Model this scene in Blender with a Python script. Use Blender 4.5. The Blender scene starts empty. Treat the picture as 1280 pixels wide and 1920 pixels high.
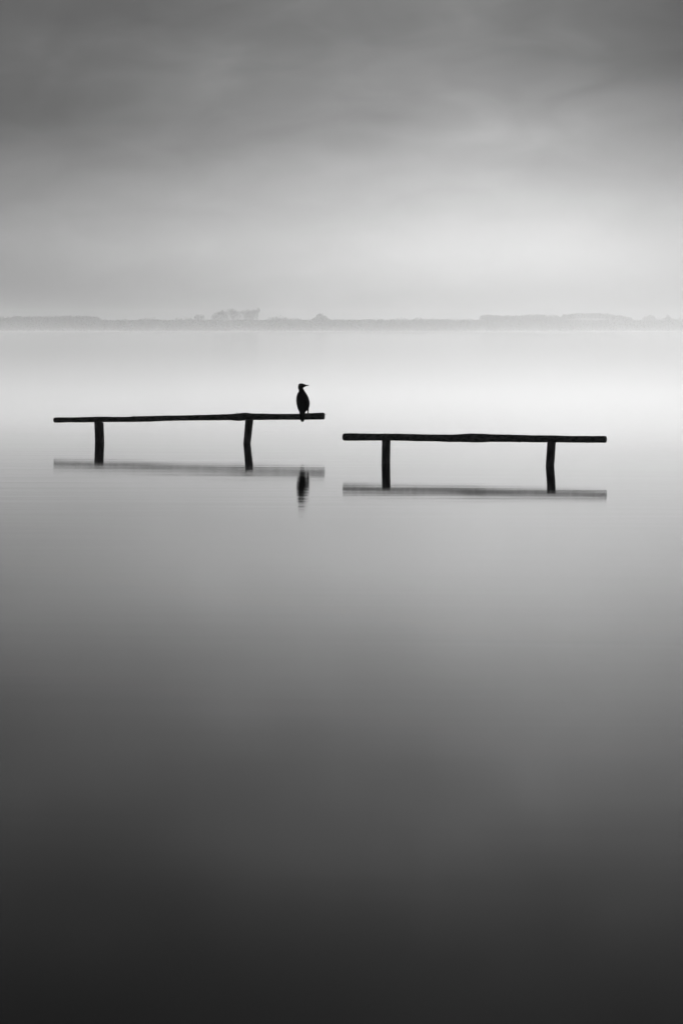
import bpy, bmesh, math, random
from mathutils import Vector, Matrix, noise

# ------------------------------------------------------------------ camera
F = 7000.0          # focal length in pixels of the 1280 x 1920 photograph (131 mm)
K = F / 3733.0      # depth scale
HZ = 614.0          # row of the true horizon
CAMH = 2.34         # eye height above the water
R = math.radians
scene = bpy.context.scene
C = scene.collection

cam_d = bpy.data.cameras.new('camera')
cam = bpy.data.objects.new('camera', cam_d); C.objects.link(cam)
cam_d.sensor_width = 36.0
cam_d.lens = F / 1920 * 36
cam_d.clip_start = 0.1; cam_d.clip_end = 8000
cam.location = (0, 0, CAMH); cam.rotation_euler = (R(90), 0, 0)
cam_d.shift_y = -(960 - HZ) / 1920
scene.camera = cam

# ------------------------------------------------------------------ view / render
scene.view_settings.view_transform = 'Standard'
scene.view_settings.look = 'None'
scene.view_settings.exposure = 1.1
scene.view_settings.gamma = 1.0
scene.render.engine = 'CYCLES'
cy = scene.cycles
cy.use_denoising = True
cy.max_bounces = 8; cy.volume_bounces = 4; cy.glossy_bounces = 4; cy.diffuse_bounces = 2
cy.volume_step_rate = 1.0; cy.volume_max_steps = 256
cy.sample_clamp_indirect = 4.0
cy.use_adaptive_sampling = False

# ------------------------------------------------------------------ node helper
class NT:
    def __init__(s, tree): s.t = tree
    def n(s, typ, **kw):
        nd = s.t.nodes.new(typ)
        for k, v in kw.items(): setattr(nd, k, v)
        return nd
    def link(s, a, b): s.t.links.new(a, b)
    def put(s, sock, v):
        if isinstance(v, (int, float)): sock.default_value = v
        else: s.link(v, sock)
    def m(s, op, a, b=0.0, c=0.0, clamp=False):
        nd = s.n('ShaderNodeMath', operation=op); nd.use_clamp = clamp
        for i, v in enumerate((a, b, c)): s.put(nd.inputs[i], v)
        return nd.outputs[0]
    def smooth(s, v, a, b, lo=0.0, hi=1.0):
        nd = s.n('ShaderNodeMapRange', interpolation_type='SMOOTHSTEP')
        s.put(nd.inputs['Value'], v)
        nd.inputs['From Min'].default_value = a; nd.inputs['From Max'].default_value = b
        nd.inputs['To Min'].default_value = lo; nd.inputs['To Max'].default_value = hi
        return nd.outputs[0]
    def vec(s, x, y, z):
        nd = s.n('ShaderNodeCombineXYZ')
        for i, v in enumerate((x, y, z)): s.put(nd.inputs[i], v)
        return nd.outputs[0]
    def noise(s, v, scale=1.0, detail=3.0, rough=0.5, dist=0.0):
        nd = s.n('ShaderNodeTexNoise')
        s.link(v, nd.inputs['Vector'])
        nd.inputs['Scale'].default_value = scale; nd.inputs['Detail'].default_value = detail
        nd.inputs['Roughness'].default_value = rough; nd.inputs['Distortion'].default_value = dist
        return nd.outputs['Fac']

# ------------------------------------------------------------------ world: overcast sky
SUN_AZ, SUN_EL = 14.0, 12.0        # degrees to the right of the view axis, above the horizon
SUN_E = 1.5
DECK = 0.43

world = bpy.data.worlds.new('World'); scene.world = world
world.use_nodes = True
W = NT(world.node_tree); world.node_tree.nodes.clear()
tc = W.n('ShaderNodeTexCoord')
sep = W.n('ShaderNodeSeparateXYZ'); W.link(tc.outputs['Generated'], sep.inputs[0])
x, y, z = sep.outputs
az = W.m('MULTIPLY', W.m('ARCTAN2', x, y), 57.29578)
el = W.m('ABSOLUTE', W.m('MULTIPLY', W.m('ARCSINE', z), 57.29578))
def px_az(px): return math.degrees(math.atan((px - 640) / F))
def px_el(py): return math.degrees(math.atan((HZ - py) / F))
# luminance of the cloud deck against elevation
def lin(v):
    v /= 255.0
    return v / 12.92 if v <= 0.04045 else ((v + 0.055) / 1.055) ** 2.4
SKY_PROFILE = [(0.0, 152), (px_el(560), 156), (px_el(500), 172), (px_el(455), 178), (px_el(400), 174), (px_el(330), 168),
               (px_el(260), 163), (px_el(200), 161), (px_el(100), 146), (px_el(0), 136), (6, 137), (7.5, 124), (9, 90), (11, 58), (20, 48), (90, 48)]
fc = W.n('ShaderNodeFloatCurve')
W.link(W.m('POWER', W.m('DIVIDE', el, 90.0), 0.4), fc.inputs['Value'])
cur = fc.mapping.curves[0]
pts = [((e / 90.0) ** 0.4, lin(v)) for e, v in SKY_PROFILE]
cur.points[0].location = pts[0]; cur.points[1].location = pts[-1]
for p in pts[1:-1]: cur.points.new(*p)
fc.mapping.update()
lum = fc.outputs[0]
# the hidden sun is off to the right: the deck dims away from it
glow = W.smooth(az, -13.0 / K, 8.0 / K, -0.85, 0.02)
logf = W.m('ADD', glow, W.m('MULTIPLY', W.smooth(az, 2.5 / K, 13.0 / K, 0.0, -0.95), W.smooth(el, 4.2, 7.5, 1.0, 0.25)))
# slow cloud bands, drawn out sideways
v1 = W.vec(W.m('MULTIPLY', az, 0.10 * K), W.m('ADD', W.m('MULTIPLY', el, 0.42 * K), W.m('MULTIPLY', az, -0.015 * K)), 3.1)
n1 = W.noise(v1, 1.0, 3.0, 0.5, 0.4)
logf = W.m('ADD', logf, W.m('MULTIPLY', W.m('SUBTRACT', n1, 0.5), 0.55))
v2 = W.vec(W.m('ADD', W.m('MULTIPLY', az, 0.30 * K), W.m('MULTIPLY', el, 0.22 * K)), W.m('SUBTRACT', W.m('MULTIPLY', el, 0.75 * K), W.m('MULTIPLY', az, 0.12 * K)), 7.7)
n2 = W.noise(v2, 1.0, 3.0, 0.5, 0.6)
logf = W.m('ADD', logf, W.m('MULTIPLY', W.m('SUBTRACT', n2, 0.5), 0.60))
# single clouds seen in the photograph: (px, py, half width, half height, strength)
CLOUDS = [(40, 215, 330, 70, -0.30), (1180, 130, 260, 60, -0.10), (960, 470, 330, 50, 0.04), (40, 545, 300, 60, -0.55),
          (520, 110, 170, 90, 0.12), (620, 320, 260, 50, 0.10), (1000, 250, 160, 28, 0.12), (1180, 575, 330, 40, -0.30)]
for (cx, cy_, sx, sy, amp) in CLOUDS:
    a0, e0 = px_az(cx), px_el(cy_)
    da = W.m('DIVIDE', W.m('SUBTRACT', az, a0), sx / F * 57.3)
    de = W.m('DIVIDE', W.m('SUBTRACT', el, e0), sy / F * 57.3)
    r2 = W.m('ADD', W.m('MULTIPLY', da, da), W.m('MULTIPLY', de, de))
    g = W.m('EXPONENT', W.m('MULTIPLY', r2, -1.0))
    logf = W.m('ADD', logf, W.m('MULTIPLY', g, amp))
lum = W.m('MULTIPLY', lum, W.m('EXPONENT', logf))
sky = W.n('ShaderNodeTexSky', sky_type='NISHITA')
sky.sun_disc = False
sky.sun_elevation = R(SUN_EL); sky.sun_rotation = R(SUN_AZ)
bw = W.n('ShaderNodeRGBToBW'); W.link(sky.outputs[0], bw.inputs[0])
clear = W.m('MULTIPLY', W.m('MINIMUM', bw.outputs[0], 12.0), 0.004)       # a little clear-sky light through the deck
total = W.m('ADD', W.m('MULTIPLY', lum, 10.0 * DECK), clear)
bg = W.n('ShaderNodeBackground'); bg.inputs['Strength'].default_value = 0.1
W.link(total, bg.inputs['Color'])
wo = W.n('ShaderNodeOutputWorld'); W.link(bg.outputs[0], wo.inputs['Surface'])
world.cycles.sampling_method = 'MANUAL'; world.cycles.sample_map_resolution = 1024

# ------------------------------------------------------------------ sun behind the cloud
sd = bpy.data.lights.new('sun', 'SUN'); sd.energy = SUN_E; sd.angle = R(12); sd.color = (1, 1, 1)
sun = bpy.data.objects.new('sun', sd); C.objects.link(sun)
to_sun = Vector((math.sin(R(SUN_AZ)) * math.cos(R(SUN_EL)), math.cos(R(SUN_AZ)) * math.cos(R(SUN_EL)), math.sin(R(SUN_EL))))
sun.rotation_euler = (-to_sun).to_track_quat('-Z', 'Y').to_euler()
sun.location = (40, 60, 30)

# ------------------------------------------------------------------ helpers
def P(px, py, Y):
    """point at distance Y along the ray through a pixel of the photograph"""
    return Vector(((px - 640) / F * Y, Y, CAMH + (HZ - py) / F * Y))
def water_dist(py): return F * CAMH / (py - HZ)
def tag(o, label=None, cat=None, group=None, kind=None):
    for k, v in (('label', label), ('category', cat), ('group', group), ('kind', kind)):
        if v: o[k] = v
    return o
def empty(name, loc=(0, 0, 0), rz=0.0):
    o = bpy.data.objects.new(name, None); C.objects.link(o); o.location = loc; o.rotation_euler = (0, 0, rz)
    o.empty_display_size = 0.3
    return o
def mesh_obj(name, me, parent=None):
    o = bpy.data.objects.new(name, me); C.objects.link(o); o.parent = parent
    return o
def build(name, verts, faces, mat, parent=None, smooth=False):
    me = bpy.data.meshes.new(name); me.from_pydata(verts, [], faces); me.update()
    if smooth: me.polygons.foreach_set('use_smooth', [True] * len(me.polygons))
    if mat: me.materials.append(mat)
    return mesh_obj(name, me, parent)

def material(name):
    m = bpy.data.materials.new(name); m.use_nodes = True
    m.node_tree.nodes.clear()
    return m, NT(m.node_tree)
def simple_mat(name, val, rough, nscale=20.0, var=0.4, bump=0.0, spec=0.3, stretch=(1, 1, 1)):
    m, N = material(name)
    tcn = N.n('ShaderNodeTexCoord')
    mp = N.n('ShaderNodeMapping'); mp.inputs['Scale'].default_value = stretch
    N.link(tcn.outputs['Object'], mp.inputs['Vector'])
    nz = N.noise(mp.outputs[0], nscale, 5.0, 0.6)
    v = N.m('MULTIPLY', N.smooth(nz, 0.25, 0.75, 1 - var, 1 + var), val)
    col = N.n('ShaderNodeCombineColor')
    for i in range(3): N.link(v, col.inputs[i])
    b = N.n('ShaderNodeBsdfPrincipled'); N.link(col.outputs[0], b.inputs['Base Color'])
    b.inputs['Roughness'].default_value = rough; b.inputs['Specular IOR Level'].default_value = spec
    if bump:
        bp = N.n('ShaderNodeBump'); bp.inputs['Strength'].default_value = 1.0; bp.inputs['Distance'].default_value = bump
        N.link(nz, bp.inputs['Height']); N.link(bp.outputs[0], b.inputs['Normal'])
    o = N.n('ShaderNodeOutputMaterial'); N.link(b.outputs[0], o.inputs['Surface'])
    return m

M_wood = simple_mat('wet_wood', 0.22, 0.75, 14.0, 0.6, 0.012, 0.2, (0.25, 2, 2))
M_post = simple_mat('wet_post_wood', 0.19, 0.75, 14.0, 0.6, 0.012, 0.2, (2, 2, 0.25))
M_endgrain = simple_mat('end_grain', 0.2, 0.8, 40.0, 0.4)
M_feather = simple_mat('black_feather', 0.04, 0.6, 45.0, 0.5, 0.004, 0.2)
M_bill = simple_mat('horn_bill', 0.06, 0.5, 60.0, 0.3)
M_eye = simple_mat('dark_eye', 0.02, 0.15, 60.0, 0.1, 0, 0.5)
M_bark = simple_mat('grey_bark', 0.07, 0.9, 6.0, 0.3)
M_pine = simple_mat('pine_needles', 0.045, 0.9, 1.2, 0.45)
M_bush = simple_mat('scrub_leaves', 0.055, 0.9, 1.2, 0.4)
M_land = simple_mat('shore_earth', 0.08, 0.95, 0.3, 0.3)

# ------------------------------------------------------------------ water
def water_material():
    m, N = material('still_water')
    geo = N.n('ShaderNodeNewGeometry')
    sp = N.n('ShaderNodeSeparateXYZ'); N.link(geo.outputs['Position'], sp.inputs[0])
    X, Y, Z = sp.outputs
    # long slow ripples whose crests run across the view, averaged by the long exposure
    va = N.vec(N.m('MULTIPLY', X, 0.13), N.m('ADD', N.m('MULTIPLY', Y, 0.85), N.m('MULTIPLY', X, 0.03)), 0.0)
    vb = N.vec(N.m('MULTIPLY', X, 0.02), N.m('SUBTRACT', N.m('MULTIPLY', Y, 0.33 / K), N.m('MULTIPLY', X, 0.012)), 5.0)
    na = N.noise(va, 1.0, 2.0, 0.5, 0.5); nb = N.noise(vb, 1.0, 2.0, 0.5)
    vc = N.vec(N.m('MULTIPLY', X, 0.22), N.m('ADD', N.m('MULTIPLY', Y, 1.5), N.m('MULTIPLY', X, 0.05)), 11.0)
    nc = N.noise(vc, 1.0, 1.0, 0.5)
    ruffle = N.smooth(Y, 32.0, 58.0, 0.18, 1.0)
    fine = N.m('MULTIPLY', N.m('ADD', N.m('MULTIPLY', na, 0.0024), N.m('MULTIPLY', nc, 0.0011)), ruffle)
    h = N.m('ADD', fine, N.m('MULTIPLY', nb, 0.0008))
    bp = N.n('ShaderNodeBump'); bp.inputs['Strength'].default_value = 1.0; bp.inputs['Distance'].default_value = 1.0
    N.link(h, bp.inputs['Height'])
    fr = N.n('ShaderNodeFresnel'); fr.inputs['IOR'].default_value = 1.333
    gl = N.n('ShaderNodeBsdfAnisotropic', distribution='BECKMANN')
    gl.inputs['Color'].default_value = (1, 1, 1, 1); gl.inputs['Roughness'].default_value = 0.06
    N.link(bp.outputs[0], gl.inputs['Normal'])
    df = N.n('ShaderNodeBsdfDiffuse'); df.inputs['Color'].default_value = (0.007, 0.007, 0.007, 1)
    mx = N.n('ShaderNodeMixShader')
    N.link(fr.outputs[0], mx.inputs[0]); N.link(df.outputs[0], mx.inputs[1]); N.link(gl.outputs[0], mx.inputs[2])
    o = N.n('ShaderNodeOutputMaterial'); N.link(mx.outputs[0], o.inputs['Surface'])
    return m
SHORE = 1100.0 * K
WX, WY0, WY1 = 3000.0, -120.0, SHORE + 6
water = build('lake_water', [(-WX, WY0, 0), (WX, WY0, 0), (WX, WY1, 0), (-WX, WY1, 0)], [(0, 1, 2, 3)], water_material())
tag(water, 'calm misty lake water reflecting the overcast sky', None, None, 'structure')

# ------------------------------------------------------------------ far shore land
random.seed(11)
def shore_land():
    ys = [SHORE - 3, SHORE + 2, SHORE + 8, SHORE + 25, SHORE + 120, SHORE + 1200]
    zs = [-0.5, 0.25, 0.7, 1.0, 1.6, 2.0]
    nx = 160
    vs, fs = [], []
    for j, (yy, zz) in enumerate(zip(ys, zs)):
        for i in range(nx + 1):
            xx = -WX + 2 * WX * i / nx
            w = noise.noise(Vector((xx * 0.02, j * 3.1, 0)))
            vs.append((xx, yy + (w * 1.2 if j < 3 else w * 5), zz + (0.12 * w if j else 0)))
    for j in range(len(ys) - 1):
        for i in range(nx):
            a = j * (nx + 1) + i
            fs.append((a, a + 1, a + nx + 2, a + nx + 1))
    return build('far_shore', vs, fs, M_land, None, True)
tag(shore_land(), 'low far bank of the lake under the trees', None, None, 'structure')

# ------------------------------------------------------------------ log rails
def tube(centers, radii, seg, jitter, seed, axis_hint=Vector((0, 0, 1)), cap=True):
    """rings of a rough log; radii are (horizontal, vertical) pairs"""
    vs, fs = [], []
    n = len(centers)
    for i, c in enumerate(centers):
        t = (centers[min(i + 1, n - 1)] - centers[max(i - 1, 0)]).normalized()
        side = t.cross(axis_hint).normalized(); up = side.cross(t).normalized()
        for k in range(seg):
            a = 2 * math.pi * k / seg
            q = Vector((math.cos(a), math.sin(a), 0)) * 1.6
            d = noise.noise(Vector((q.x + seed, q.y, 0)) + c * 4.0) * 0.6 + noise.noise(Vector((q.x * 2, q.y * 2 + seed, 5)) + c * 14.0) * 0.4
            f = 1 + jitter * d
            vs.append(c + side * math.cos(a) * radii[i][0] * f + up * math.sin(a) * radii[i][1] * f)
    for i in range(n - 1):
        for k in range(seg):
            a = i * seg + k; b = i * seg + (k + 1) % seg
            fs.append((a, b, b + seg, a + seg))
    if cap:
        fs.append(tuple(reversed(range(seg)))); fs.append(tuple(range((n - 1) * seg, n * seg)))
    return vs, fs
def interp(tab, x):
    if x <= tab[0][0]: return tab[0][1:]
    for p, q in zip(tab, tab[1:]):
        if x <= q[0]:
            t = (x - p[0]) / (q[0] - p[0])
            t = t * t * (3 - 2 * t)
            return tuple(p[k] + (q[k] - p[k]) * t for k in range(1, len(p)))
    return tab[-1][1:]

def log_rail(beam_tab, posts, label, seed, twigs, knots):
    """beam_tab: (x, top row, bottom row); posts: (left x, right x at the top; left x, right x at the water; waterline row)"""
    A, B = posts
    pa = ((A[2] + A[3]) / 2, A[4]); pb = ((B[2] + B[3]) / 2, B[4])
    Ya, Yb = water_dist(pa[1]), water_dist(pb[1])
    wa = Vector(((pa[0] - 640) / F * Ya, Ya)); wb = Vector(((pb[0] - 640) / F * Yb, Yb))
    d = wb - wa
    def depth(px):
        k = (px - 640) / F
        s = (k * wa.y - wa.x) / (d.x - k * d.y)
        return wa.y + s * d.y
    base = Vector(((wa.x + wb.x) / 2, (wa.y + wb.y) / 2, 0))
    root = empty('log_rail', base)
    tag(root, label, 'log rail', 'log rails standing in the lake')
    x0, x1 = beam_tab[0][0], beam_tab[-1][0]
    n = 130
    cs, rs = [], []
    for i in range(n + 1):
        px = x0 + (x1 - x0) * i / n
        yt, yb = interp(beam_tab, px)
        Y = depth(px)
        c = P(px, (yt + yb) / 2, Y) - base
        r = (yb - yt) / 2 / F * Y
        for (kx, kw, kh) in knots:
            g = math.exp(-((px - kx) / kw) ** 2)
            r *= 1 + kh * g
        if i in (0, n): r *= 0.94
        cs.append(c); rs.append((r * 1.03, r))
    vs, fs = tube(cs, rs, 20, 0.09, seed)
    beam = build('beam', vs, fs, M_wood, root, True)
    beam.data.materials.append(M_endgrain)
    for p in beam.data.polygons[-2:]: p.material_index = 1; p.use_smooth = False
    for (xl, xr, xl2, xr2, wl, notch) in posts:
        Y = water_dist(wl)
        pxc = (xl + xr) / 2
        yt, yb = interp(beam_tab, pxc)
        ztop = P(pxc, yb - 1.5, Y).z
        rings = 26
        cs, rs = [], []
        for i in range(rings + 1):
            t = i / rings
            zz = ztop + (-0.75 - ztop) * t
            s = (ztop - zz) / ztop            # 0 at the top, 1 at the water, beyond below it
            l = xl + (xl2 - xl) * s; r_ = xr + (xr2 - xr) * s
            cs.append(Vector(((l + r_) / 2 - 640, 0, 0)) / F * Y + Vector((0, Y, zz)) - base)
            rad = (r_ - l) / 2 / F * Y
            rs.append((rad, rad * 0.95))
        vs, fs = tube(cs, rs, 18, 0.07, seed + wl, Vector((0, 1, 0)))
        if notch:                                # a split shoulder on the top of the post
            cx = cs[0].x
            for k in range(18 * 2):
                v = vs[k]
                if v.x > cx + 0.03: vs[k] = Vector((v.x, v.y, v.z - notch * min(1, (v.x - cx - 0.03) / 0.03)))
        build('post', vs, fs, M_post, root, True)
    for (px, py, dx, dy, rad) in twigs:
        Y = depth(px)
        a = P(px, py, Y) - base; b = P(px + dx, py + dy, Y) - base
        tvs, tfs = tube([a, (a + b) / 2 + Vector((0, 0.003, 0.004)), b], [(rad, rad), (rad * .8, rad * .8), (rad * .3, rad * .3)], 6, 0.1, seed,
                        Vector((0, 1, 0)))
        build('twig', tvs, tfs, M_wood, root, True)
    return root, depth, base

BEAM_A = [(101.9, 783.3, 792.2), (104, 782.6, 792.6), (130, 782.4, 792.0), (193.7, 781.2, 791.5), (230, 781.4, 791.3), (268, 780.2, 791.0), (318, 779.0, 789.2),
          (350, 778.6, 788.6), (386, 777.6, 788.2), (430, 776.2, 788.0), (447, 775.2, 789.2), (461, 773.6, 788.2), (474, 775.2, 787.4),
          (520, 776.0, 787.2), (557, 776.0, 787.2), (579, 774.6, 787.0), (607.2, 773.6, 786.8)]
BEAM_B = [(644.3, 812.4, 826.4), (660, 812.5, 826.4), (725.5, 813.0, 826.0), (810, 814.4, 827.6), (848, 814.6, 828.8), (890, 812.8, 829.6), (932, 814.4, 828.6),
          (1021, 816.2, 829.4), (1080, 817.4, 830.0), (1134.9, 817.2, 830.2)]
rail_a, depth_a, base_a = log_rail(BEAM_A, [(177.2, 194.8, 178.4, 196.0, 829.6, 0.028), (460.0, 475.2, 456.2, 469.8, 832.2, 0)],
    'slightly sloping rough log rail on two posts in water, with the bird perched on it', 3.0,
    [(606, 777, 6.5, 0.4, 0.006), (447, 776, -4, -2.4, 0.008), (250, 781.2, 3, -1.5, 0.008)], [])
rail_b, depth_b, base_b = log_rail(BEAM_B, [(715.6, 731.6, 715.0, 731.0, 869.3, 0), (1025.2, 1041.4, 1022.4, 1038.2, 874.4, 0)],
    'level smooth log rail on two posts in water, nothing perched on it', 9.0,
    [(809, 826.5, 0.6, 2.4, 0.007), (973, 828.5, 0.4, 2.0, 0.007), (1099, 829, 0.4, 2.4, 0.007), (721, 814, 0.4, -2.2, 0.006), (727, 814, 0.4, -2.2, 0.006)], [])

# ------------------------------------------------------------------ cormorant on the first rail
def cormorant():
    bx = 567.0
    Y = depth_a(bx); s = Y / F
    yt, yb = interp(BEAM_A, bx)
    perch = P(bx, yt, Y)
    def L(px, py, dep=0.0): return Vector(((px - bx) * s, dep * s, (yt - py) * s))
    bm = bmesh.new()
    def loft(rows, seg=24):
        rings = []
        for (c, hw, hd) in rows:                 # centre, half width vector, half depth vector
            rings.append([bm.verts.new(c + hw * math.cos(2 * math.pi * k / seg) + hd * math.sin(2 * math.pi * k / seg)) for k in range(seg)])
        for a, b in zip(rings, rings[1:]):
            for k in range(seg): bm.faces.new((a[k], a[(k + 1) % seg], b[(k + 1) % seg], b[k]))
        bm.faces.new(list(reversed(rings[0]))); bm.faces.new(rings[-1])
    # trunk, folded wings, neck: (row, left, right, half depth, depth offset)
    body = [(726.5, 559.8, 568.6, 3.8, 1.0), (729, 559.6, 568.6, 4.0, .6), (731, 559.9, 570.2, 4.4, .2), (733.5, 560.3, 571.6, 5.2, 0), (737.5, 558.2, 574.0, 7.2, .2),
            (742, 556.8, 576.2, 8.6, .6), (746, 556.2, 577.8, 9.4, .8), (750, 555.9, 579.2, 9.8, .6), (755, 556.2, 580.1, 9.8, 0), (760, 557.0, 580.0, 9.0, -1.5),
            (765, 558.2, 578.6, 7.8, -3.0), (769, 559.6, 575.6, 6.2, -4.5), (772, 560.8, 573.2, 4.6, -6.0)]
    loft([(L((a + b) / 2, py, off), Vector(((b - a) / 2 * s, 0, 0)), Vector((0, hd * s, 0))) for (py, a, b, hd, off) in body])
    # stiff tail hanging down on the near side of the log
    tail = [(766, 560.4, 574.0, 3.4, -5.5), (772, 561.0, 572.6, 2.3, -8.2), (778, 561.8, 571.8, 1.5, -9.6), (784, 562.8, 571.0, 1.1, -10.2), (788, 563.4, 570.4, .9, -10.4), (790.6, 564.2, 569.6, .7, -10.5)]
    loft([(L((a + b) / 2, py, off), Vector(((b - a) / 2 * s, 0, 0)), Vector((0, hd * s, 0))) for (py, a, b, hd, off) in tail])
    # head, turned to the right, and bill
    def along(rows, seg=16):
        loft([(L(px, py, dep), Vector((0, hd * s, 0)), Vector((0, 0, hh * s))) for (px, py, dep, hh, hd) in rows], seg)
    along([(558.7, 726.4, 1.0, 2.8, 1.8), (559.8, 725.4, 1.0, 4.9, 3.0), (561.6, 724.6, 1.0, 5.6, 3.7), (564.5, 724.0, 1.0, 5.3, 4.0), (567.2, 723.4, 1.0, 4.5, 3.7), (570.2, 723.1, 1.0, 3.1, 2.8),
           (572.6, 722.8, 1.0, 2.0, 1.9), (574.0, 722.7, 1.0, 1.3, 1.3), (576.6, 722.5, 1.0, .9, .8), (578.6, 722.4, 1.0, .75, .6), (579.2, 723.0, 1.0, .5, .4)])
    # legs and webbed feet
    def limb(points, rad):
        loft([(p, Vector((r * s, 0, 0)), Vector((0, r * s, 0))) for p, r in zip(points, rad)], 10)
    for px in (577.2, 566.5):
        limb([L(px - .6, 765, -1), L(px, 769, -.4), L(px + .1, 772, 0), L(px + .2, 774.6, .4)], [2.6, 1.7, 1.2, 1.2])
        for sp in (-1.5, 0, 1.5):
            a = L(px + .2, 774.7, -.6); b = L(px + .2 + sp, 774.5, 4.8)
            w = Vector((0.75 * s, 0, 0)); h = Vector((0, 0, .7 * s))
            loft([(a, w, h), ((a + b) / 2 + Vector((0, 0, .4 * s)), w, h), (b + Vector((0, 0, -.5 * s)), w * .6, h * .6)], 8)
    bmesh.ops.recalc_face_normals(bm, faces=bm.faces)
    me = bpy.data.meshes.new('tmp'); bm.to_mesh(me); bm.free()
    tmp = mesh_obj('tmp', me)
    rm = tmp.modifiers.new('r', 'REMESH'); rm.mode = 'VOXEL'; rm.voxel_size = 0.0045; rm.use_smooth_shade = True
    sm = tmp.modifiers.new('s', 'SMOOTH'); sm.factor = 0.5; sm.iterations = 2
    dg = bpy.context.evaluated_depsgraph_get()
    out = bpy.data.meshes.new_from_object(tmp.evaluated_get(dg))
    bpy.data.objects.remove(tmp)
    out.name = 'body'; out.materials.clear(); out.materials.append(M_feather); out.materials.append(M_bill)
    for p in out.polygons:
        p.use_smooth = True
        if p.center.x > L(574, 0).x and p.center.z > L(0, 728).z: p.material_index = 1
    root = empty('cormorant', perch)
    tag(root, 'black cormorant perched upright on the log rail with its head turned sideways', 'bird')
    mesh_obj('body', out, root)
    # folded wings: two shallow shields over the back
    for sgn, (lx, mx) in ((-1, (556.4, 566.6)), (1, (579.6, 568.6))):
        vs, fs = [], []
        rows, cols = 12, 7
        for i in range(rows + 1):
            t = i / rows
            py = 736 + (771 - 736) * t
            tab = [(r[0], r[1], r[2], r[3], r[4]) for r in body]
            a, b, hd, off = interp(tab, py)
            mid = (a + b) / 2; hw = (b - a) / 2
            for j in range(cols + 1):
                u = j / cols
                lo = 8 + 60 * max(0, t - .65) / .35          # the wing narrows to its tip
                ang = R(lo + (96 - lo - 22 * t) * u)                   # from the spine round to the flank
                e = 1.03
                vs.append(L(mid + sgn * math.sin(ang) * hw * e, py, off - math.cos(ang) * hd * e))
        for i in range(rows):
            for j in range(cols):
                a = i * (cols + 1) + j
                fs.append((a, a + 1, a + cols + 2, a + cols + 1))
        wg = build('wing', vs, fs, M_feather, root, True)
        so = wg.modifiers.new('thick', 'SOLIDIFY'); so.thickness = 0.008; so.offset = 0
    for dep in (-2.3, 4.3):
        m = bpy.data.meshes.new('eye'); b = bmesh.new()
        bmesh.ops.create_uvsphere(b, u_segments=10, v_segments=8, radius=0.55 * s)
        b.to_mesh(m); b.free(); m.materials.append(M_eye)
        e = mesh_obj('eye', m, root); e.location = L(568.4, 722.2, dep)
    return root
cormorant()

# ------------------------------------------------------------------ trees on the far shore
PXM = F / SHORE                      # photograph pixels per metre at the shore
def tube_into(vs, fs, a, b, ra, rb, seg=4):
    t = (b - a).normalized()
    u = t.orthogonal().normalized(); w = t.cross(u)
    i0 = len(vs)
    for (c, r) in ((a, ra), (b, rb)):
        for k in range(seg):
            an = 2 * math.pi * k / seg
            vs.append(c + (u * math.cos(an) + w * math.sin(an)) * r)
    for k in range(seg):
        fs.append((i0 + k, i0 + (k + 1) % seg, i0 + seg + (k + 1) % seg, i0 + seg + k))
    fs.append(tuple(i0 + k for k in range(seg - 1, -1, -1))); fs.append(tuple(i0 + seg + k for k in range(seg)))
def leaf_into(vs, fs, c, size, rnd):
    d = Vector((rnd.gauss(0, 1), rnd.gauss(0, 1), rnd.gauss(0, 1))).normalized()
    u = d.orthogonal().normalized(); w = d.cross(u)
    i0 = len(vs); n = 5
    for k in range(n):
        an = 2 * math.pi * k / n; r = size * rnd.uniform(.5, 1)
        vs.append(c + (u * math.cos(an) + w * math.sin(an)) * r + d * size * rnd.uniform(-.2, .2))
    fs.append(tuple(range(i0, i0 + n)))
def make_me(name, vs, fs, mat):
    me = bpy.data.meshes.new(name); me.from_pydata(vs, [], fs); me.update(); me.materials.append(mat); return me

def bare_tree_meshes(seed, spread=0.5, stems=1):
    """unit tree of height about 1: trunk with limbs, and a crown of fine bare twigs"""
    rnd = random.Random(seed)
    tv, tf, cv, cf = [], [], [], []
    def grow(p, d, ln, r, lvl):
        q = p
        nseg = 2
        for k in range(nseg):
            d = (d + Vector((rnd.gauss(0, .12), rnd.gauss(0, .12), .05))).normalized()
            e = q + d * ln / nseg
            tube_into(*((tv, tf) if lvl < 2 else (cv, cf)), q, e, r * (1 - .25 * k), r * (.8 - .25 * k), 5 if lvl < 2 else 3)
            q = e
        if lvl >= 6: return
        nch = 3 if lvl in (0, 1, 3, 4) else 2
        ph = rnd.uniform(0, 6.28)
        for k in range(nch):
            sp = spread * rnd.uniform(.6, 1.25)
            an = ph + 6.28 * k / nch + rnd.uniform(-.4, .4)
            u = d.orthogonal().normalized(); w = d.cross(u)
            nd = (d + (u * math.cos(an) + w * math.sin(an)) * sp + Vector((0, 0, .12))).normalized()
            grow(q, nd, ln * rnd.uniform(.68, .88), max(r * .62, .0042), lvl + 1)
    for st in range(stems):
        grow(Vector((0, 0, -.02)),
             Vector((rnd.gauss(0, .15 * stems), rnd.gauss(0, .15), 1)).normalized(), .20, .026, 0)
    top = max(v.z for v in tv + cv)
    for l in (tv, cv):
        for i, v in enumerate(l): l[i] = v / top
    return make_me('trunk', tv, tf, M_bark), make_me('crown', cv, cf, M_bark)

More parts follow.
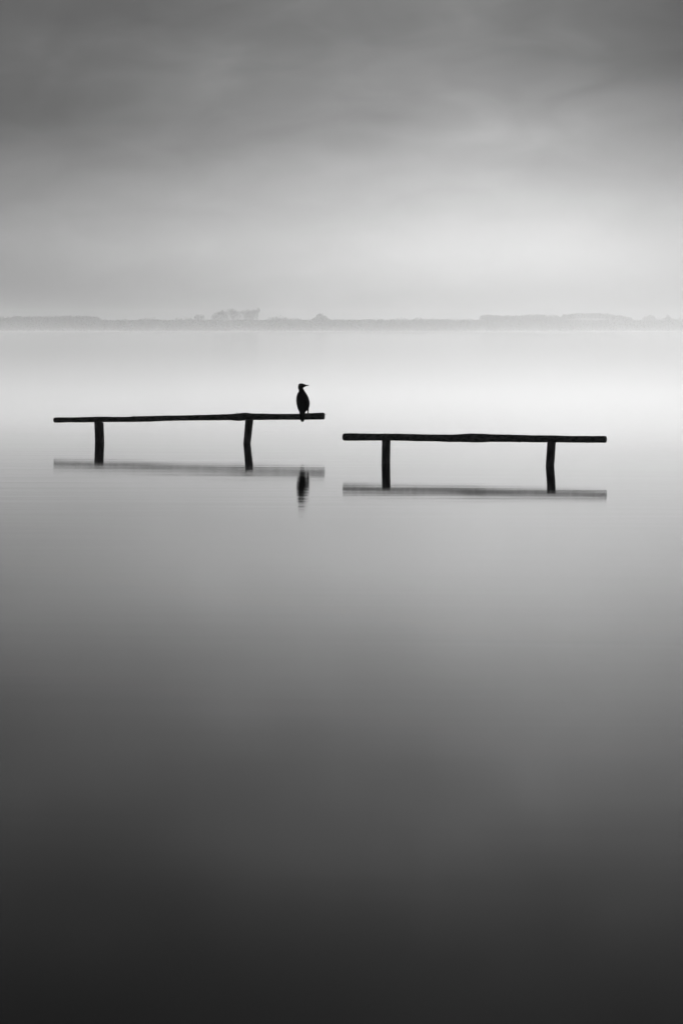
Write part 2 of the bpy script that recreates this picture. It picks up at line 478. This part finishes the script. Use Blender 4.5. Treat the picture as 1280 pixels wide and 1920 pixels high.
def pine_meshes(seed, width=0.9, base=0.62, lean=0.0, round_=0.0):
    """umbrella pine of height 1: bare trunk forking into a flat-topped dense crown"""
    rnd = random.Random(seed)
    tv, tf, cv, cf = [], [], [], []
    fork = Vector((lean * .5, 0, base * .72))
    prev = Vector((0, 0, -.02)); r = .035
    for k in range(1, 5):
        q = Vector((lean * .5 * (k / 4) ** 1.5 + rnd.gauss(0, .008), rnd.gauss(0, .008), base * .72 * k / 4))
        tube_into(tv, tf, prev, q, r, r * .9, 6); prev = q; r *= .9
    lobes = []
    for k in range(9):
        an = 6.28 * k / 9 + rnd.uniform(-.3, .3); rr = width / 2 * rnd.uniform(.3, .78) if k else 0
        c = Vector((lean + math.cos(an) * rr, math.sin(an) * rr, base + (1 - base) * rnd.uniform(.35, .52) - rr * rr * (.3 + round_ * 9)))
        lobes.append((c, width * rnd.uniform(.2, .30), (1 - base) * rnd.uniform(.36, .5)))
        tube_into(tv, tf, prev, (prev + c) / 2 + Vector((0, 0, -.02)), r * .6, r * .4, 4)
        tube_into(tv, tf, (prev + c) / 2 + Vector((0, 0, -.02)), c, r * .4, r * .2, 4)
    for (c, rx, rz) in lobes:
        for k in range(190):
            d = Vector((rnd.gauss(0, 1), rnd.gauss(0, 1), rnd.gauss(0, 1))).normalized() * rnd.uniform(.55, 1.05)
            if d.z < -.3: d.z *= .4
            leaf_into(cv, cf, c + Vector((d.x * rx, d.y * rx, d.z * rz)), .034, rnd)
    top = max(v.z for v in cv)
    for l in (tv, cv):
        for i, v in enumerate(l): l[i] = v / top
    return make_me('trunk', tv, tf, M_bark), make_me('crown', cv, cf, M_pine)

def bush_meshes(seed, width=1.1):
    rnd = random.Random(seed)
    tv, tf, cv, cf = [], [], [], []
    for k in range(9):
        a = Vector((rnd.gauss(0, .05), rnd.gauss(0, .05), -.03))
        d = Vector((rnd.gauss(0, .42), rnd.gauss(0, .42), 1)).normalized()
        hgt = rnd.uniform(.6, .95)
        b = a + d * hgt * .55
        tube_into(tv, tf, a, b, .022, .014, 4)
        for j in range(4):
            d2 = (d + Vector((rnd.gauss(0, .35), rnd.gauss(0, .35), rnd.uniform(0, .3)))).normalized()
            e = b + d2 * hgt * rnd.uniform(.25, .5)
            tube_into(cv, cf, b, e, .012, .004, 3)
            for q in range(16):
                c = b.lerp(e, rnd.uniform(.1, 1.0)) + Vector((rnd.gauss(0, .09 * width), rnd.gauss(0, .09), rnd.gauss(0, .05)))
                if c.z < 0: c.z = .05
                leaf_into(cv, cf, c, .042, rnd)
    top = max(v.z for v in cv)
    for l in (tv, cv):
        for i, v in enumerate(l): l[i] = v / top
    return make_me('trunk', tv, tf, M_bark), make_me('crown', cv, cf, M_bush)

BARE = [bare_tree_meshes(s, sp) for s, sp in ((1, .52), (2, .6), (5, .5), (8, .66))]
BARELOW = [bare_tree_meshes(s, .75, 3) for s in (21, 22)]
PINE = [pine_meshes(s, w, b) for s, w, b in ((1, .95, .6), (2, 1.1, .64), (3, .85, .58), (4, 1.0, .62))]
PINEDENSE = [pine_meshes(s, w, b) for s, w, b in ((11, 1.0, .38), (12, 1.15, .42), (13, .95, .35))]
PINEROUND = [pine_meshes(31, .86, .40, .12, .25)]
BUSH = [bush_meshes(s) for s in (1, 2, 3, 4)]

def ground_z(Yd):
    o = Yd - SHORE
    return 0.25 + (0.45 * (o - 2) / 6 if o < 8 else 0.45 + 0.3 * min(1, (o - 8) / 17))
rnd = random.Random(5)
OWN = {(175, 'p'): 'last pine of the even-topped wood, sloping down to the low open scrub',
       (399, 'b'): 'shortest tree of the bare clump, beside the small bare tree outside it',
       (409, 'b'): 'second shortest tree of the bare clump, next to its shortest tree',
       (458, 'b'): 'bare tree of the clump standing between its long row and the open gap',
       (480, 'b'): 'bare tree across the open gap from the rest of the bare clump',
       (489, 'b'): 'tallest bare tree, ending the clump beside the low shrubs',
       (914, 'p'): 'end pine of the closed flat-topped wood with sky showing under its canopy',
       (1050, 'p'): 'lowest pine of the closed flat-topped wood, beside the pines with open trunks',
       (1068, 'p'): 'open-trunked pine that stands next to the closed flat-topped wood',
       (1171, 'p'): 'lowest open-trunked pine, ending the joined canopy beside the low bare tree',
       (342, 's'): 'rounded low shrub near the small bare tree', (358, 's'): 'shrub nearest to the small bare tree',
       (197, 's'): 'low shrub next to the last pine of the even-topped wood',
       (520, 's'): 'tallest shrub between the bare clump and the round-headed pine'}
def plant(name, variants, px, top, label, cat, group=None, off=14.0, wscale=1.0, rz=None):
    Yd = SHORE + off
    me_t, me_c = variants[rnd.randrange(len(variants))]
    gz = ground_z(Yd) - 0.1
    pos = Vector(((px - 640) / F * Yd, Yd, gz))
    h = CAMH + (HZ - top) / F * Yd - gz
    root = empty(name, pos, rnd.uniform(0, 6.28) if rz is None else rz)
    root.scale = (h * wscale, h * wscale, h)
    label = OWN.get((px, 'b' if 'bare' in name else 's' if name == 'shrub' else 'p'), label)
    tag(root, label, cat, group)
    mesh_obj('trunk', me_t, root); mesh_obj('crown', me_c, root)
    return root

# even pine wood at the left end
for px, top in [(-26, 592), (-8, 591.5), (8, 592), (24, 591.5), (40, 592), (56, 591.6), (72, 591.4), (88, 592), (103, 591), (118, 590.6), (134, 590.6), (149, 590), (163, 590.4), (175, 592.6)]:
    plant('umbrella_pine', PINEDENSE, px, top + rnd.uniform(-.4, .4), 'pine in the long even-topped wood that ends beside low open scrub', 'pine tree',
          'pines of the even-topped wood', rnd.uniform(14, 24), 0.95)
# tall bare trees standing close together
for px, top in [(399, 586), (409, 581), (420, 578.5), (431, 577), (443, 576.2), (458, 577.0), (480, 577.4), (489, 575.0)]:
    plant('bare_tree', BARE, px, top, 'tall bare deciduous tree in the close clump rising above the far treeline', 'tree',
          'bare trees of the clump', rnd.uniform(12, 26), rnd.uniform(.68, .85) * (1.2 if px > 470 else 1.0))
plant('bare_tree', BARE, 375, 587, 'small bare tree standing just outside the clump of tall bare trees', 'tree', None, 16, .8)
# the single round-headed pine
plant('round_pine', PINEROUND, 596, 586.2, 'single round-headed pine leaning above the low shrubs', 'pine tree', None, 14, 1.0, 0.0)
# flat-topped pines, closed wood
for px, top in [(914, 588.6), (928, 590), (942, 591), (955, 590.2), (968, 590), (982, 589.4), (996, 588), (1008, 587.6), (1022, 589.2), (1036, 588.8), (1050, 592.6)]:
    v = PINE if px < 920 else PINEDENSE
    plant('umbrella_pine', v, px, top, 'umbrella pine in the closed flat-topped wood beside the pines with open trunks', 'pine tree',
          'pines of the closed wood', rnd.uniform(13, 24), .95)
# flat-topped pines with the trunks in view
for px, top in [(1068, 588), (1082, 586.6), (1096, 586.4), (1111, 586.2), (1126, 586.6), (1141, 588.2), (1156, 590.4), (1171, 593)]:
    plant('umbrella_pine', PINE, px, top, 'umbrella pine with bare trunk in view under a flat joined canopy', 'pine tree',
          'pines with open trunks', rnd.uniform(12, 20), 1.0)
plant('bare_tree', BARELOW, 1214, 588.5, 'low wide bare tree beside the pines with open trunks', 'tree', None, 14, .9)
plant('bare_tree', BARELOW, 1252, 588.0, 'low bare tree with dense upright twigs beside the dark shrub', 'tree', None, 14, .7)
# shrubs
plant('shrub', BUSH, 1277, 593, 'large dark shrub beside the low bare tree with dense twigs', 'shrub', None, 8, 1.2)
for px, top in [(197, 597), (224, 596), (238, 597), (262, 594.4), (275, 595), (287, 593.4), (303, 598), (320, 597), (342, 594), (358, 593.4)]:
    plant('shrub', BUSH, px, top, 'low shrub between the even-topped pine wood and the tall bare trees', 'shrub', 'shrubs beside the pine wood', rnd.uniform(6, 14), .9)
for px, top in [(507, 594.4), (520, 590.8), (527, 592.6), (541, 594), (555, 596), (566, 595), (577, 596)]:
    plant('shrub', BUSH, px, top, 'low shrub between the tall bare trees and the round-headed pine', 'shrub', 'shrubs beside the bare trees', rnd.uniform(6, 14), .9)
for i in range(25):
    px = 618 + i * 11.4 + rnd.uniform(-4, 4)
    top = 597.4 + rnd.uniform(-2.6, 1.6) - (2.4 if 735 < px < 800 else 0)
    plant('shrub', BUSH, px, top, 'low shrub in the long line between the round-headed pine and the flat-topped pines', 'shrub', 'shrubs of the long line',
          rnd.uniform(6, 14), .95)
for px in (1192, 1203, 1228, 1240, 1264):
    plant('shrub', BUSH, px, 599.6 + rnd.uniform(-.8, .8), 'small low shrub around the two low bare trees', 'shrub', 'shrubs around the low bare trees', rnd.uniform(5, 9), 1.0)

# reeds and scrub along the waterline: one dense mass
def scrub():
    rn = random.Random(77); vs, fs = [], []
    def top_at(px):
        t = 600.2 + 1.4 * noise.noise(Vector((px * .03, 2, 0))) + 1.5 * noise.noise(Vector((px * .13, 9, 0))) + .8 * noise.noise(Vector((px * .5, 4, 0)))
        return t
    for i in range(70000):
        px = rn.uniform(-160, 1440)
        Yd = SHORE + 2.5 + 20 * rn.random() ** 1.6
        ht = CAMH + (HZ - top_at(px)) / F * Yd
        zz = ht * (rn.random() ** .9)
        leaf_into(vs, fs, Vector(((px - 640) / F * Yd, Yd, max(.1, zz))), .40, rn)
    o = build('shore_scrub', vs, fs, M_bush)
    tag(o, 'unbroken band of scrub and reeds along the far waterline', 'scrub', None, 'stuff')
scrub()

# ------------------------------------------------------------------ air: even haze over everything, mist lying on the lake
def box_mesh(x0, x1, y0, y1, z0, z1):
    v = [(x0, y0, z0), (x1, y0, z0), (x1, y1, z0), (x0, y1, z0), (x0, y0, z1), (x1, y0, z1), (x1, y1, z1), (x0, y1, z1)]
    f = [(3, 2, 1, 0), (4, 5, 6, 7), (0, 1, 5, 4), (1, 2, 6, 5), (2, 3, 7, 6), (3, 0, 4, 7)]
    return v, f
def vol_mat(name, density, aniso, fn=None):
    m, N = material(name)
    pv = N.n('ShaderNodeVolumePrincipled')
    pv.inputs['Color'].default_value = (.99, .99, .99, 1); pv.inputs['Anisotropy'].default_value = aniso
    pv.inputs['Density'].default_value = density
    if fn: N.link(fn(N), pv.inputs['Density'])
    o = N.n('ShaderNodeOutputMaterial'); N.link(pv.outputs[0], o.inputs['Volume'])
    return m
HAZE_D = 0.00004
v, f = box_mesh(-WX - 40, WX + 40, WY0 - 40, SHORE + 1300, -2.0, 17.5)
tag(build('haze', v, f, vol_mat('haze_air', HAZE_D, .5)), 'thin even haze in the air over the whole lake', None, None, 'stuff')

LOW, LOW_H = 0.055 / K, 1.7
LIFT, LIFT_Z, LIFT_S = 0.014 / K, 4.2, 2.3  # lifted sheet: added to brighten the sky band and its reflection
def bank_density(N):
    geo = N.n('ShaderNodeNewGeometry'); sp = N.n('ShaderNodeSeparateXYZ'); N.link(geo.outputs['Position'], sp.inputs[0])
    X, Y, Z = sp.outputs
    near = N.smooth(N.m('ADD', Y, N.smooth(X, 0.2, 5.0, 0.0, 11.0)), 41.0 * K, 45.5 * K); far = N.smooth(Y, 56.0 * K, 78.0 * K, 1.0, 0.0)
    side = N.smooth(N.m('ABSOLUTE', X), 40.0, 75.0, 1.0, 0.0)
    # a dense layer on the water and a thin sheet added above it, thinned leftward to darken that side
    low = N.m('MULTIPLY', N.m('EXPONENT', N.m('DIVIDE', Z, -LOW_H)), LOW)
    q = N.m('DIVIDE', N.m('SUBTRACT', Z, LIFT_Z), LIFT_S)
    lift = N.m('MULTIPLY', N.m('EXPONENT', N.m('MULTIPLY', N.m('MULTIPLY', q, q), -1.0)), N.m('MULTIPLY', N.smooth(X, -14.0, 5.0, LIFT * 0.22, LIFT), N.smooth(X, 4.0, 16.0, 1.0, 0.75)))
    hgt = N.m('ADD', low, lift)
    top = N.smooth(Z, 10.0, 15.0, 1.0, 0.0)
    nz = N.noise(N.vec(N.m('MULTIPLY', X, .05), N.m('MULTIPLY', Y, .05 / K), N.m('MULTIPLY', Z, .25)), 1.0, 2.0)
    d = N.m('MULTIPLY', N.m('MULTIPLY', near, far), N.m('MULTIPLY', side, N.m('MULTIPLY', hgt, top)))
    return N.m('MULTIPLY', N.m('MULTIPLY', d, N.smooth(nz, .3, .7, .8, 1.2)), 1.0)
v, f = box_mesh(-76, 76, 65.6, 78.2 * K, 0.01, 15.2)
tag(build('mist_bank', v, f, vol_mat('mist_bank_air', 0, .5, bank_density)), 'soft bank of mist lying on the water behind the log rails', None, None, 'stuff')
SHOREMIST = 0.0005
LAKEMIST = 0.0003
def shore_density(N):
    geo = N.n('ShaderNodeNewGeometry'); sp = N.n('ShaderNodeSeparateXYZ'); N.link(geo.outputs['Position'], sp.inputs[0])
    X, Y, Z = sp.outputs
    near = N.smooth(Y, SHORE - 500.0, SHORE - 250.0)
    hgt = N.m('EXPONENT', N.m('DIVIDE', Z, -2.4))
    film = N.m('MULTIPLY', N.m('EXPONENT', N.m('DIVIDE', Z, -0.55)), N.m('MULTIPLY', N.smooth(Y, 260.0, 520.0, 0.0, LAKEMIST), N.smooth(Y, SHORE - 900.0, SHORE - 200.0, 1.0, 0.1)))
    return N.m('ADD', N.m('MULTIPLY', N.m('MULTIPLY', near, hgt), SHOREMIST), film)
v, f = box_mesh(-700, 700, 260, SHORE - 4, 0.01, 12)
tag(build('shore_mist', v, f, vol_mat('shore_mist_air', 0, .5, shore_density)), 'low mist lying on the open water before the far shore', None, None, 'stuff')
